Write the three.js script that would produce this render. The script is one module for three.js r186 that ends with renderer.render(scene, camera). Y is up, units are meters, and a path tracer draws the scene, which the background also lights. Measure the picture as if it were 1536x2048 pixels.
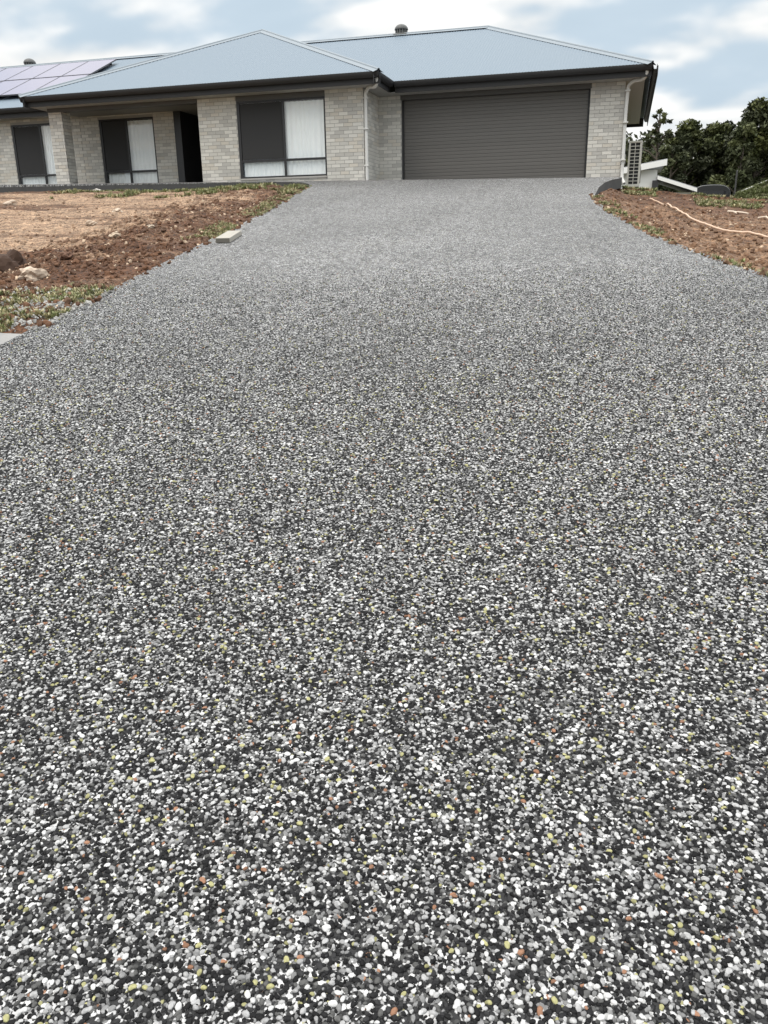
import * as THREE from 'three';
import { mergeGeometries } from 'three/addons/utils/BufferGeometryUtils.js';
import { RoundedBoxGeometry } from 'three/addons/geometries/RoundedBoxGeometry.js';

// ---------------------------------------------------------------- camera, sky, sun, exposure
const scene = new THREE.Scene();
const camera = new THREE.PerspectiveCamera(64.4, 768 / 1024, 0.05, 2500);
camera.rotation.order = 'YXZ';
camera.position.set(5.865, -1.574, 22.781);
camera.rotation.set(-0.317, 0.278, -0.015);
const renderer = new THREE.WebGLRenderer({ antialias: true });
renderer.setSize(768, 1024);
renderer.toneMapping = THREE.LinearToneMapping;
renderer.toneMappingExposure = 1.08;
renderer.shadowMap.enabled = true;

function rng(seed) { let a = seed >>> 0; return () => { a = (a + 0x6D2B79F5) | 0; let t = Math.imul(a ^ (a >>> 15), 1 | a); t = (t + Math.imul(t ^ (t >>> 7), 61 | t)) ^ t; return ((t ^ (t >>> 14)) >>> 0) / 4294967296; }; }
const hash = (x, y, s) => { let h = (Math.imul(x, 374761393) + Math.imul(y, 668265263) + Math.imul(s, 2147483647 ^ 0x5bd1e995)) | 0; h = Math.imul(h ^ (h >>> 13), 1274126177); h ^= h >>> 16; return (h >>> 0) / 4294967296; };
function noise(x, y, s = 1, per = 0) {
  const xi = Math.floor(x), yi = Math.floor(y), fx = x - xi, fy = y - yi, w = (a) => per ? ((a % per) + per) % per : a;
  const u = fx * fx * (3 - 2 * fx), v = fy * fy * (3 - 2 * fy);
  const a = hash(w(xi), w(yi), s), b = hash(w(xi + 1), w(yi), s), c = hash(w(xi), w(yi + 1), s), d = hash(w(xi + 1), w(yi + 1), s);
  return a + (b - a) * u + (c - a) * v + (a - b - c + d) * u * v;
}
function fbm(x, y, oct, s = 1, per = 0) { let t = 0, a = 0.5, n = 0, f = 1; for (let i = 0; i < oct; i++) { t += a * noise(x * f, y * f, s + i * 7, per ? per * f : 0); n += a; a *= 0.5; f *= 2; } return t / n; }
const clamp = (x, a = 0, b = 1) => Math.min(b, Math.max(a, x)), sstep = (a, b, x) => { const t = clamp((x - a) / (b - a)); return t * t * (3 - 2 * t); }, lerp = (a, b, t) => a + (b - a) * t;

{ // bright, thinly overcast sky with pale blue gaps
  const W = 2048, H = 1024, data = new Float32Array(W * H * 4);
  for (let j = 0; j < H; j++) {
    const th = ((j + 0.5) / H - 0.5) * Math.PI, sy = Math.sin(th), cy = Math.cos(th);
    for (let i = 0; i < W; i++) {
      const ph = ((i + 0.5) / W - 0.5) * 2 * Math.PI, dx = Math.cos(ph) * cy, dz = Math.sin(ph) * cy;
      let r, g, b;
      if (sy < -0.02) { r = 0.22; g = 0.21; b = 0.2; } else {
        const k = 1 / (Math.max(sy, 0) + 0.22), px = dx * k, pz = dz * k;
        const warp = fbm(px * 0.7 + 3.1, pz * 0.7 + 8.2, 3, 5);
        const n = fbm(px * 2.2 + warp * 2.2 + 11.3, pz * 3.6 + warp * 1.5 + 4.7, 7, 21);
        const m = fbm(px * 5.5 + 7.7 + 2 * warp, pz * 10 + 2.2 + warp, 6, 77), az = Math.atan2(dx, -dz), gap = Math.exp(-Math.pow((az + 0.30) / 0.2, 2));
        const cover = clamp(sstep(0.30, 0.62, n + 0.55 * (m - 0.5) - 0.10 * gap) * 0.78 + 0.2 + 0.5 * sstep(0.3, 0.8, sy));
        const shade = 0.76 + 0.40 * m;
        const up = 1 + 1.9 * sstep(0.2, 0.95, sy);
        const bl = [0.45, 0.59, 0.715], cl = [0.95 * shade, 0.95 * shade, 0.935 * shade];
        r = lerp(bl[0], cl[0], cover) * up; g = lerp(bl[1], cl[1], cover) * up; b = lerp(bl[2], cl[2], cover) * up;
        if (sy < 0.02) { const t = (sy + 0.02) / 0.04; r = lerp(0.22, r, t); g = lerp(0.21, g, t); b = lerp(0.2, b, t); }
      }
      const o = (j * W + i) * 4; data[o] = r; data[o + 1] = g; data[o + 2] = b; data[o + 3] = 1;
    }
  }
  const tex = new THREE.DataTexture(data, W, H, THREE.RGBAFormat, THREE.FloatType);
  tex.mapping = THREE.EquirectangularReflectionMapping; tex.magFilter = THREE.LinearFilter; tex.minFilter = THREE.LinearFilter; tex.needsUpdate = true;
  scene.background = tex; scene.environment = tex;
}
const sun = new THREE.DirectionalLight(0xfff0e0, 1.2);
sun.position.set(-9, 30, 16); sun.target.position.set(0, 0, 4); sun.castShadow = true;
sun.shadow.radius = 34; sun.shadow.mapSize.set(2048, 2048);
Object.assign(sun.shadow.camera, { left: -30, right: 30, top: 30, bottom: -30, near: 1, far: 120 });
scene.add(sun, sun.target);

// ---------------------------------------------------------------- helpers
const seen = new Map();
function numbered(n) { const k = seen.get(n) ?? 0; seen.set(n, k + 1); return k ? n + '_' + String(k).padStart(3, '0') : n; }
function tidy(g) {
  let h = g.index ? g.toNonIndexed() : g.clone();
  for (const k of Object.keys(h.attributes)) if (!['position', 'normal', 'uv', 'color'].includes(k)) h.deleteAttribute(k);
  h.morphAttributes = {};
  return h;
}
function merged(list) {
  list = [].concat(list).map(tidy);
  const hasC = list.some((g) => g.attributes.color), hasU = list.every((g) => g.attributes.uv);
  for (const g of list) {
    if (hasC && !g.attributes.color) g.setAttribute('color', new THREE.BufferAttribute(new Float32Array(g.attributes.position.count * 3).fill(1), 3));
    if (!hasU) g.deleteAttribute('uv');
  }
  return list.length === 1 ? list[0] : mergeGeometries(list);
}
function part(name, geos, mat, parent) {
  const m = new THREE.Mesh(Array.isArray(geos) ? merged(geos) : geos, mat);
  m.name = name; m.castShadow = m.receiveShadow = true; (parent || scene).add(m);
  if (!parent || parent === scene) m.name = numbered(name);
  return m;
}
function thing(name, label, category, pos = [0, 0, 0], turn = 0, group) {
  const o = new THREE.Group(); o.name = numbered(name); o.position.set(...pos); o.rotation.y = turn; scene.add(o);
  o.userData = { label, category }; if (group) o.userData.group = group;
  return o;
}
function tag(o, label, category, group) { Object.assign(o.userData, { label, category }); if (group) o.userData.group = group; return o; }
function struct(name, geos, mat) { const m = part(name, geos, mat, null); m.userData.kind = 'structure'; return m; }
function bx(x0, x1, y0, y1, z0, z1, bev = 0) {
  const w = x1 - x0, h = y1 - y0, d = z1 - z0;
  const g = bev ? new RoundedBoxGeometry(w, h, d, 1, bev) : new THREE.BoxGeometry(w, h, d);
  g.translate((x0 + x1) / 2, (y0 + y1) / 2, (z0 + z1) / 2); return g;
}
function bar(a, b, r, seg = 8, r2 = r) {
  const A = new THREE.Vector3(...a), B = new THREE.Vector3(...b), d = B.clone().sub(A), g = new THREE.CylinderGeometry(r2, r, d.length(), seg);
  g.applyQuaternion(new THREE.Quaternion().setFromUnitVectors(new THREE.Vector3(0, 1, 0), d.clone().normalize()));
  g.translate(...A.add(B).multiplyScalar(0.5).toArray()); return g;
}
function tube(pts, r, seg = 40, rad = 8, kind = 'catmullrom') { return new THREE.TubeGeometry(new THREE.CatmullRomCurve3(pts.map((p) => new THREE.Vector3(...p)), false, kind), seg, r, rad); }
function mat(r, g, b, rough = 0.8, o = {}) { const m = new THREE.MeshStandardMaterial({ roughness: rough, side: THREE.DoubleSide, ...o }); m.color.setRGB(r, g, b); return m; }
function grainTexture(size, seed, fn) { // grey/colour map from a function of (x, y) in 0..1, wraps
  const d = new Uint8Array(size * size * 4);
  for (let j = 0; j < size; j++) for (let i = 0; i < size; i++) { const c = fn(i / size, j / size), o = (j * size + i) * 4; d[o] = clamp(c[0]) * 255; d[o + 1] = clamp(c[1]) * 255; d[o + 2] = clamp(c[2]) * 255; d[o + 3] = 255; }
  const t = new THREE.DataTexture(d, size, size, THREE.RGBAFormat); t.wrapS = t.wrapT = THREE.RepeatWrapping; t.magFilter = THREE.LinearFilter; t.minFilter = THREE.LinearMipmapLinearFilter; t.generateMipmaps = true; t.needsUpdate = true; return t;
}

// ---------------------------------------------------------------- terrain (metres; x along the house front, z towards the street)
const cross = (x) => -0.022 * (clamp(x, -18, 14) + 1.2);
const D = (x, z) => cross(x) - 0.135 * clamp(z - 1.7, 0, 24);                 // driveway surface
function table(t, z) { if (z <= t[0][0]) return t[0][1]; for (let i = 1; i < t.length; i++) if (z <= t[i][0]) return lerp(t[i - 1][1], t[i][1], (z - t[i - 1][0]) / (t[i][0] - t[i - 1][0])); return t[t.length - 1][1]; }
const LEFT = [[1.69, -24], [1.7, -24], [1.9, -24], [1.93, -2.9], [2.05, -2.35], [2.3, -1.95], [2.8, -1.6], [3.7, -1.27], [5, -1.0], [6.7, -0.66], [8.4, -0.28], [10.05, 0.07], [12.1, 0.46], [14, 0.81], [15.5, 1.09], [16.8, 1.34], [17.7, 1.52], [19, 1.5], [21, 0.9], [25, -1.5]];
const RIGHT = [[1.4, 5.72], [1.9, 5.7], [2.2, 5.6], [2.6, 5.48], [3.2, 5.37], [4.4, 5.29], [6.1, 5.28], [7.06, 5.34], [8.7, 5.58], [9.7, 5.78], [10.85, 6.06], [11.8, 6.28], [12.97, 6.67], [14.3, 7.17], [16, 7.9], [18, 8.8], [21, 10.2], [25, 12.5]];
const edgeL = (z) => table(LEFT, z), edgeR = (z) => table(RIGHT, z);
function base(x, z) { // ground level without small relief
  if (z < 1.7) {
    let h = cross(x) - 0.1 - (x > 5.4 ? 0.09 * sstep(5.4, 5.9, x) : 0);
    if (x > 5) h -= 0.1 * clamp(x - 5.3, 0, 3.0);
    if (z < -0.5) h -= 0.045 * clamp(-0.5 - z, 0, 60) * (x > 4 ? 1 : 0.4);
    return h;
  }
  let h = D(x, z) - 0.05;
  if (x < 0) h -= 0.16 * (1 - sstep(2.3, 4.2, z)) * sstep(-1.0, -2.2, x);
  if (x > 5) h -= 0.1 * clamp(x - 5.3, 0, 3.0) * (1 - 0.6 * sstep(6, 13, z));
  if (x > 5) h -= 0.12 * sstep(5.0, 5.25, x) * (1 - sstep(4.0, 6.5, z));
  if (x > 5.4) h -= 0.09 * sstep(5.4, 5.9, x) * (1 - sstep(4, 8, z));
  return h;
}
function spill(x, z, e) { // soil pushed over the slab edge in places, hollow elsewhere
  if (z < 3) return e < 0.04 ? -0.05 : 0;
  const w = 0.02 + 0.13 * sstep(0.42, 0.68, fbm(x * 1.7 + 4, z * 1.7, 3, 45)) * fbm(x * 7, z * 7, 2, 46), r = sstep(-w, -w + 0.14, e);
  return 0.065 * r * (1 - sstep(0.25, 0.8, e)) - 0.03 * (1 - r);
}
function relief(x, z) {
  const e = x < 3 ? edgeL(z) - x : x - edgeR(z), k = sstep(0.05, 0.9, e); let k2 = 1;
  let h = 0.16 * (fbm(x * 0.8 + 3, z * 0.8 + 9, 3, 3) - 0.5) + 0.10 * (fbm(x * 3.1, z * 3.1, 3, 8) - 0.5) + 0.05 * (fbm(x * 10, z * 10, 3, 14) - 0.5);
  if (x < 3) { // churned bank along the driveway and a graded, smoother middle
    const bank = Math.exp(-Math.pow((e - 1.1) / 0.7, 2)); h += bank * (0.07 + 0.1 * (fbm(x * 5, z * 5, 3, 31) - 0.45));
    const flat = sstep(2.2, 3.4, e) * sstep(3.2, 4.4, z) * 0.6; h *= 1 - flat;
  }
  if (x < 3) k2 = sstep(2.1, 3.2, z); else h *= 0.55;
  return (h * k * k2 + 0.012 * (fbm(x * 22, z * 22, 2, 40) - 0.5) + spill(x, z, e)) * (x < 3 ? 1 - sstep(16.9, 17.25, z) : 1) - (x < 3 ? 0.03 * sstep(16.9, 17.3, z) : 0);
}
const soil = (x, z) => base(x, z) + relief(x, z);

// ---------------------------------------------------------------- materials of the ground
// exposed aggregate: rounded pebbles stamped one by one into a height and colour map (2.6 m tile)
const PAL = [[0.009, 0.009, 0.0095], [0.015, 0.015, 0.016], [0.028, 0.028, 0.029], [0.085, 0.085, 0.083], [0.18, 0.18, 0.18], [0.32, 0.32, 0.32], [0.50, 0.50, 0.495], [0.31, 0.30, 0.15], [0.25, 0.135, 0.085]];
const PICK = [0.14, 0.25, 0.32, 0.41, 0.53, 0.68, 0.978, 0.995, 1.0], NEAR = [0.24, 0.44, 0.555, 0.67, 0.785, 0.885, 0.970, 0.992, 1.0];
const pickStone = (u, P = PICK) => { let i = 0; while (u > P[i] && i < 8) i++; return i; };
const toS = (v) => v <= 0.0031308 ? 12.92 * v : 1.055 * Math.pow(v, 1 / 2.4) - 0.055;
const TILE = 2.6;
function aggregate() {
  const N = 2048, R = rng(99), hgt = new Float32Array(N * N), col = new Uint8Array(N * N * 4), ppm = N / TILE;
  for (let i = 0; i < N * N; i++) { const v = 0.012 + 0.014 * R(); col[i * 4] = col[i * 4 + 1] = toS(v) * 255; col[i * 4 + 2] = toS(v * 1.02) * 255; col[i * 4 + 3] = 255; }
  const count = Math.round(17000 * TILE * TILE);
  for (let n = 0; n < count; n++) {
    const cx = R() * N, cy = R() * N, a = (0.0031 + 0.0038 * Math.pow(R(), 1.6)) * ppm, b = a * (0.58 + 0.4 * R()), an = R() * Math.PI, ca = Math.cos(an), sa = Math.sin(an), top = 0.5 + 0.5 * R();
    const c = PAL[pickStone(((u) => u > 0.978 ? u : clamp(u + 0.5 * (fbm(cx / N * 56, cy / N * 56, 2, 301, 56) - 0.5), 0, 0.978))(R()))], v = 0.82 + 0.36 * R(), px = 2.2 + R(), rr = Math.ceil(a);
    for (let y = -rr; y <= rr; y++) for (let x = -rr; x <= rr; x++) {
      const u = Math.abs((x * ca + y * sa) / a), w = Math.abs((-x * sa + y * ca) / b), d = Math.pow(u, px) + Math.pow(w, px);
      if (d >= 1) continue;
      const h = top * (0.25 + 0.75 * Math.sqrt(1 - d)), i = ((Math.floor(cy + y) + N) % N) * N + ((Math.floor(cx + x) + N) % N);
      if (h <= hgt[i]) continue;
      hgt[i] = h; const sp = v * (0.92 + 0.16 * R());
      col[i * 4] = toS(clamp(c[0] * sp)) * 255; col[i * 4 + 1] = toS(clamp(c[1] * sp)) * 255; col[i * 4 + 2] = toS(clamp(c[2] * sp)) * 255;
    }
  }
  const t = new THREE.DataTexture(col, N, N, THREE.RGBAFormat); t.colorSpace = THREE.SRGBColorSpace;
  const hd = new Uint8Array(N * N * 4); for (let i = 0; i < N * N; i++) { hd[i * 4] = hd[i * 4 + 1] = hd[i * 4 + 2] = hgt[i] * 255; hd[i * 4 + 3] = 255; }
  const b = new THREE.DataTexture(hd, N, N, THREE.RGBAFormat);
  for (const q of [t, b]) { q.wrapS = q.wrapT = THREE.RepeatWrapping; q.magFilter = THREE.LinearFilter; q.minFilter = THREE.LinearMipmapLinearFilter; q.generateMipmaps = true; q.needsUpdate = true; }
  return [t, b];
}
const [aggMap, aggBump] = aggregate();
const aggMat = new THREE.MeshPhysicalMaterial({ roughness: 0.55, specularIntensity: 0.45, side: THREE.DoubleSide, map: aggMap, bumpMap: aggBump, bumpScale: 0.0035, vertexColors: true });
const stoneMat = (r, g, b) => new THREE.MeshPhysicalMaterial({ color: new THREE.Color().setRGB(r, g, b), roughness: 0.6, specularIntensity: 0.25, vertexColors: true });
const dirtMap = grainTexture(1024, 5, (u, v) => {
  const a = fbm(u * 24, v * 24, 5, 51, 24), b = fbm(u * 130, v * 130, 2, 61, 130), c = noise(u * 210, v * 210, 71, 210), k = 0.62 + 0.42 * (a - 0.5) + 0.55 * (b - 0.5) + (c > 0.93 ? 0.25 : 0) - (c < 0.05 ? 0.2 : 0);
  return [k, k * 0.985, k * 0.97];
});
dirtMap.colorSpace = THREE.SRGBColorSpace;
const dirtBump = grainTexture(1024, 6, (u, v) => { const k = 0.5 * fbm(u * 40, v * 40, 5, 81, 40) + 0.5 * fbm(u * 160, v * 160, 2, 91, 160); return [k, k, k]; });
const dirtMat = mat(1, 1, 1, 0.95, { map: dirtMap, bumpMap: dirtBump, bumpScale: 0.03, vertexColors: true });
const concreteMap = grainTexture(512, 7, (u, v) => { const k = 0.8 + 0.25 * (fbm(u * 12, v * 12, 5, 101, 12) - 0.5) + 0.12 * (noise(u * 250, v * 250, 111, 250) - 0.5); return [k, k, k]; });
const concreteMat = mat(0.42, 0.41, 0.39, 0.85, { map: concreteMap });

function sheet(xs, zs, hf, cf, uvk, inside) {
  const nx = xs.length, nz = zs.length, pos = [], uv = [], col = [], idx = [];
  for (let j = 0; j < nz; j++) for (let i = 0; i < nx; i++) { const x = xs[i], z = zs[j]; pos.push(x, hf(x, z), z); uv.push(x * uvk, z * uvk); const c = cf(x, z); col.push(c[0], c[1], c[2]); }
  for (let j = 0; j < nz - 1; j++) for (let i = 0; i < nx - 1; i++) {
    if (inside && !inside((xs[i] + xs[i + 1]) / 2, (zs[j] + zs[j + 1]) / 2)) continue;
    const a = j * nx + i, b = a + 1, c = a + nx, d = c + 1; idx.push(a, c, b, b, c, d);
  }
  const g = new THREE.BufferGeometry();
  g.setAttribute('position', new THREE.Float32BufferAttribute(pos, 3)); g.setAttribute('uv', new THREE.Float32BufferAttribute(uv, 2)); g.setAttribute('color', new THREE.Float32BufferAttribute(col, 3));
  g.setIndex(idx); g.computeVertexNormals(); return g;
}
const range = (a, b, s) => { const n = Math.round((b - a) / s), o = []; for (let i = 0; i <= n; i++) o.push(a + (b - a) * i / n); return o; };

// ---------------------------------------------------------------- ground, driveway, footpath
function soilColour(x, z) {
  const n = fbm(x * 1.3 + 5, z * 1.3 + 2, 4, 201), m = fbm(x * 5, z * 5, 3, 211), f = fbm(x * 15, z * 15, 2, 221);
  let light;
  if (x < 3) { const e = edgeL(z) - x; light = sstep(0.9, 2.1, e + 3.0 * (n - 0.5) + 1.2 * (m - 0.5)) * sstep(3.0, 4.2, z) * 0.85 + 0.1; light *= 0.7 + 0.6 * m; } else { light = sstep(4, 9, z) * 0.4 + 0.12 + 0.45 * (n - 0.4); light *= 0.6 + 0.8 * m; }
  light = clamp(light + 1.0 * (f - 0.5));
  const dk = x < 3 ? [0.215, 0.095, 0.042] : [0.205, 0.09, 0.04], lt = x < 3 ? [0.82, 0.565, 0.375] : [0.60, 0.37, 0.215], st = fbm(x * 0.5 + 2, z * 2.4, 4, 261);
  if (x < 3) light = clamp(light - 0.75 * sstep(0.5, 0.72, st));
  return [0, 1, 2].map((i) => lerp(dk[i], lt[i], light));
}
const grassTone = (x, z) => { const n = fbm(x * 0.3, z * 0.3, 4, 231); return [0.16 + 0.1 * n, 0.16 + 0.08 * n, 0.07 + 0.05 * n]; };
{
  struct('dirt_yard', sheet(range(-15, 3, 0.045), range(1.85, 17.4, 0.045), soil, soilColour, 0.45, (x, z) => x < edgeL(z) + 0.28), dirtMat);
  struct('dirt_yard', sheet(range(5.1, 14, 0.045), range(-3, 17.5, 0.05), soil, soilColour, 0.45, (x, z) => x > edgeR(z) - 0.28 || z < 1.9), dirtMat);
  const cs = [...range(-600, -60, 60), ...range(-56, -16, 2), ...range(-15, 15, 1), ...range(16, 56, 2), ...range(60, 600, 60)];
  const inset = (x, z) => { const d = Math.min(x + 15, 14 - x, z + 3, 17.5 - z); return 0.4 * sstep(0, 1.2, d) + (z > 17 && z < 24 && x < 13 ? 0.15 : 0); };
  struct('ground', sheet(cs, cs.slice(), (x, z) => base(x, z) - inset(x, z) - 0.03, grassTone, 0.3), mat(1, 1, 1, 1, { map: dirtMap, vertexColors: true }));
}
{ // driveway with its raised edge; the path along the house front is cast with it
  const zs = [-0.12, 0.5, 1.2, 1.55, 1.7, 1.76, 1.84, 1.9, 1.93, 1.98, 2.05, 2.17, ...range(2.3, 25, 0.1)], N = 48, pos = [], uv = [], col = [], idx = [];
  for (const z of zs) {
    const l = z < 1.38 ? -0.58 : edgeL(z), r = z < 1.4 ? 5.7 : edgeR(z);
    for (let i = 0; i <= N; i++) {
      const x = lerp(l, r, i / N), s = 0.70 + 0.6 * fbm(x * 0.55 + 20, z * 0.45, 4, 241), y = z < 1.7 ? cross(x) - 0.03 * (1 - sstep(1.2, 1.7, z)) : D(x, z) + 0.012 * (fbm(x * 0.9, z * 0.9, 3, 251) - 0.5) * sstep(1.7, 4, z);
      pos.push(x, y, z); uv.push(x / TILE, z * 1.009 / TILE); col.push(s, s, s * 1.005);
    }
  }
  const row = N + 1;
  for (let j = 0; j < zs.length - 1; j++) for (let i = 0; i < N; i++) { const a = j * row + i; idx.push(a, a + row, a + 1, a + 1, a + row, a + row + 1); }
  const top = new THREE.BufferGeometry();
  top.setAttribute('position', new THREE.Float32BufferAttribute(pos, 3)); top.setAttribute('uv', new THREE.Float32BufferAttribute(uv, 2)); top.setAttribute('color', new THREE.Float32BufferAttribute(col, 3)); top.setIndex(idx); top.computeVertexNormals();
  const drive = struct('driveway', top, aggMat);
  const sk = [], si = [], su = [];
  for (const side of [0, N]) {
    const start = sk.length / 3; let run = 0;
    zs.forEach((z, j) => { if (z < 1.5) return; const o = (j * row + side) * 3; if (sk.length / 3 > start) run += Math.hypot(pos[o] - sk[sk.length - 6], pos[o + 2] - sk[sk.length - 4]); sk.push(pos[o], pos[o + 1] - 0.001, pos[o + 2], pos[o], pos[o + 1] - 0.22, pos[o + 2]); su.push(run, 0, run, 0.22); });
    for (let k = start; k < sk.length / 3 - 2; k += 2) si.push(k, k + 1, k + 2, k + 2, k + 1, k + 3);
  }
  const skirt = new THREE.BufferGeometry(); skirt.setAttribute('position', new THREE.Float32BufferAttribute(sk, 3)); skirt.setAttribute('uv', new THREE.Float32BufferAttribute(su, 2)); skirt.setIndex(si); skirt.computeVertexNormals();
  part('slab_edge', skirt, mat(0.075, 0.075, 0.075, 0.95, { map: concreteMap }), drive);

  // real pebbles standing out of the near part of the slab; the nearest 300 singly, the rest as one mass
  const R = rng(4242);
  const variants = [1, 2, 3, 4].map((s) => {
    const g = new THREE.IcosahedronGeometry(1, 1), p = g.attributes.position, q = new THREE.Vector3();
    for (let i = 0; i < p.count; i++) { q.fromBufferAttribute(p, i); const k = 1 + 0.55 * (noise(q.x * 1.6 + s * 9 + q.z, q.y * 1.6 + q.z * 1.3, s * 17) - 0.5); q.multiplyScalar(k); p.setXYZ(i, q.x, q.y, q.z); }
    const h = tidy(g); h.deleteAttribute('uv'); h.computeVertexNormals();
    const np = h.attributes.position, nn = h.attributes.normal; for (let i = 0; i < np.count; i++) { q.fromBufferAttribute(np, i).normalize(); q.multiplyScalar(0.45); nn.setXYZ(i, nn.getX(i) * 0.55 + q.x, nn.getY(i) * 0.55 + q.y, nn.getZ(i) * 0.55 + q.z); }
    h.normalizeNormals(); const vc = []; for (let i = 0; i < np.count; i++) { const w = 0.72 + 0.5 * noise(np.getX(i) * 2.3 + s * 5, np.getY(i) * 2.3 + np.getZ(i) * 1.9, s * 31); vc.push(w, w, w); } h.setAttribute('color', new THREE.Float32BufferAttribute(vc, 3)); return h;
  });
  const spots = [];
  for (let n = 0; n < 980000; n++) {
    const d = Math.pow(R(), 0.62) * (n < 660000 ? 10.5 : 4.6), x0 = 5.865 - Math.sin(0.278) * d, z = 22.4 - Math.cos(0.278) * d, w = d * 0.56 + 1.1, off = (R() * 2 - 1) * w, x = x0 + Math.cos(0.278) * off, zz = z - Math.sin(0.278) * off;
    if (zz < 12 || zz > 23 || x < edgeL(zz) + 0.02 || x > edgeR(zz) - 0.02) continue;
    if (d > 4 && R() < (d - 4) / 4.6) continue;
    spots.push([x, zz, (0.0031 + 0.0037 * Math.pow(R(), 1.8)), R(), R(), R(), R(), R()]);
  }
  camera.updateMatrixWorld(true); camera.updateProjectionMatrix();
  const v = new THREE.Vector3(), key = (s) => { v.set(s[0], D(s[0], s[1]), s[1]).project(camera); return Math.abs(v.x) < 0.98 && v.y > -0.985 && v.y < 1 ? Math.hypot(s[0] - 5.865, s[1] - 22.781) - s[2] * 60 : 99; };
  const order = spots.map((s, i) => [key(s), i]).sort((a, b) => a[0] - b[0]), near = new Set(order.slice(0, 300).map((o) => o[1]));
  const M = new THREE.Matrix4(), Q = new THREE.Quaternion(), E = new THREE.Euler(), P = new THREE.Vector3(), S = new THREE.Vector3(), C = new THREE.Color();
  const stoneMats = PAL.map((c) => stoneMat(...c));
  const far = [], place = (s) => {
    E.set((s[3] - 0.5) * 0.5, s[4] * 6.283, (s[5] - 0.5) * 0.5); Q.setFromEuler(E); S.set(s[2] * (1 + 0.45 * s[6]), s[2] * 0.7, s[2] * (0.7 + 0.25 * s[6]));
    P.set(s[0], D(s[0], s[1]) + 0.012 * (fbm(s[0] * 0.9, s[1] * 0.9, 3, 251) - 0.5) + s[2] * (pickStone(s[7], NEAR) > 4 ? 0.12 : -0.1), s[1]); M.compose(P, Q, S);
  };
  spots.forEach((s, i) => {
    if (!near.has(i)) return far.push(s);
    const m = part('pebble', variants[i % 4], stoneMats[pickStone(s[7], NEAR)], drive); place(s); m.position.copy(P); m.quaternion.copy(Q); m.scale.copy(S);
  });
  const mass = new THREE.InstancedMesh(variants[0], stoneMat(1, 1, 1), far.length);
  far.forEach((s, i) => { place(s); mass.setMatrixAt(i, M); const c = PAL[pickStone(s[7], NEAR)], k = 0.65 + 0.65 * s[6]; mass.setColorAt(i, C.setRGB(c[0] * k, c[1] * k, c[2] * k)); });
  mass.name = 'pebble_surface'; mass.userData.kind = 'stuff'; mass.castShadow = mass.receiveShadow = true; drive.add(mass);
}
struct('footpath', sheet(range(-15, 1.53, 0.5), range(17.36, 18.75, 0.2), (x, z) => D(x, z) - 0.015, () => [1, 1, 1], 0.6, (x, z) => x < edgeL(z) + 0.4), mat(0.31, 0.305, 0.295, 0.9, { map: concreteMap, vertexColors: true }));

// ---------------------------------------------------------------- the house
const house = thing('brick_house', 'low grey brick house with pale hipped metal roof and wide garage above the driveway', 'house', [-3, -0.1, 0]);
const HO = new THREE.Vector3(3, 0.1, 0);                           // world to house-local
const hp = (name, geos, m, parent = house) => { const o = part(name, geos, m, parent); if (parent === house) o.position.copy(HO); return o; };
const brickMats = [[0.54, 0.53, 0.50], [0.50, 0.49, 0.465], [0.58, 0.57, 0.54], [0.44, 0.43, 0.41], [0.62, 0.605, 0.57], [0.54, 0.51, 0.46]].map((c) => mat(c[0], c[1] * 0.99, c[2] * 0.965, 0.92));
const mortarMat = mat(0.40, 0.39, 0.37, 0.95, { map: concreteMap });
const dark = mat(0.016, 0.016, 0.017, 0.6), darkGrey = mat(0.085, 0.083, 0.08, 0.55), frameMat = mat(0.02, 0.02, 0.022, 0.4), soffitMat = mat(0.34, 0.335, 0.32, 0.8), pipeMat = mat(0.62, 0.615, 0.59, 0.45);
const glassMat = new THREE.MeshPhysicalMaterial({ transmission: 1, thickness: 0, roughness: 0.02, ior: 1.5, side: THREE.DoubleSide });
const blindMat = mat(0.84, 0.88, 0.88, 0.9), screenMat = mat(0.028, 0.028, 0.029, 0.85);

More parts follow.
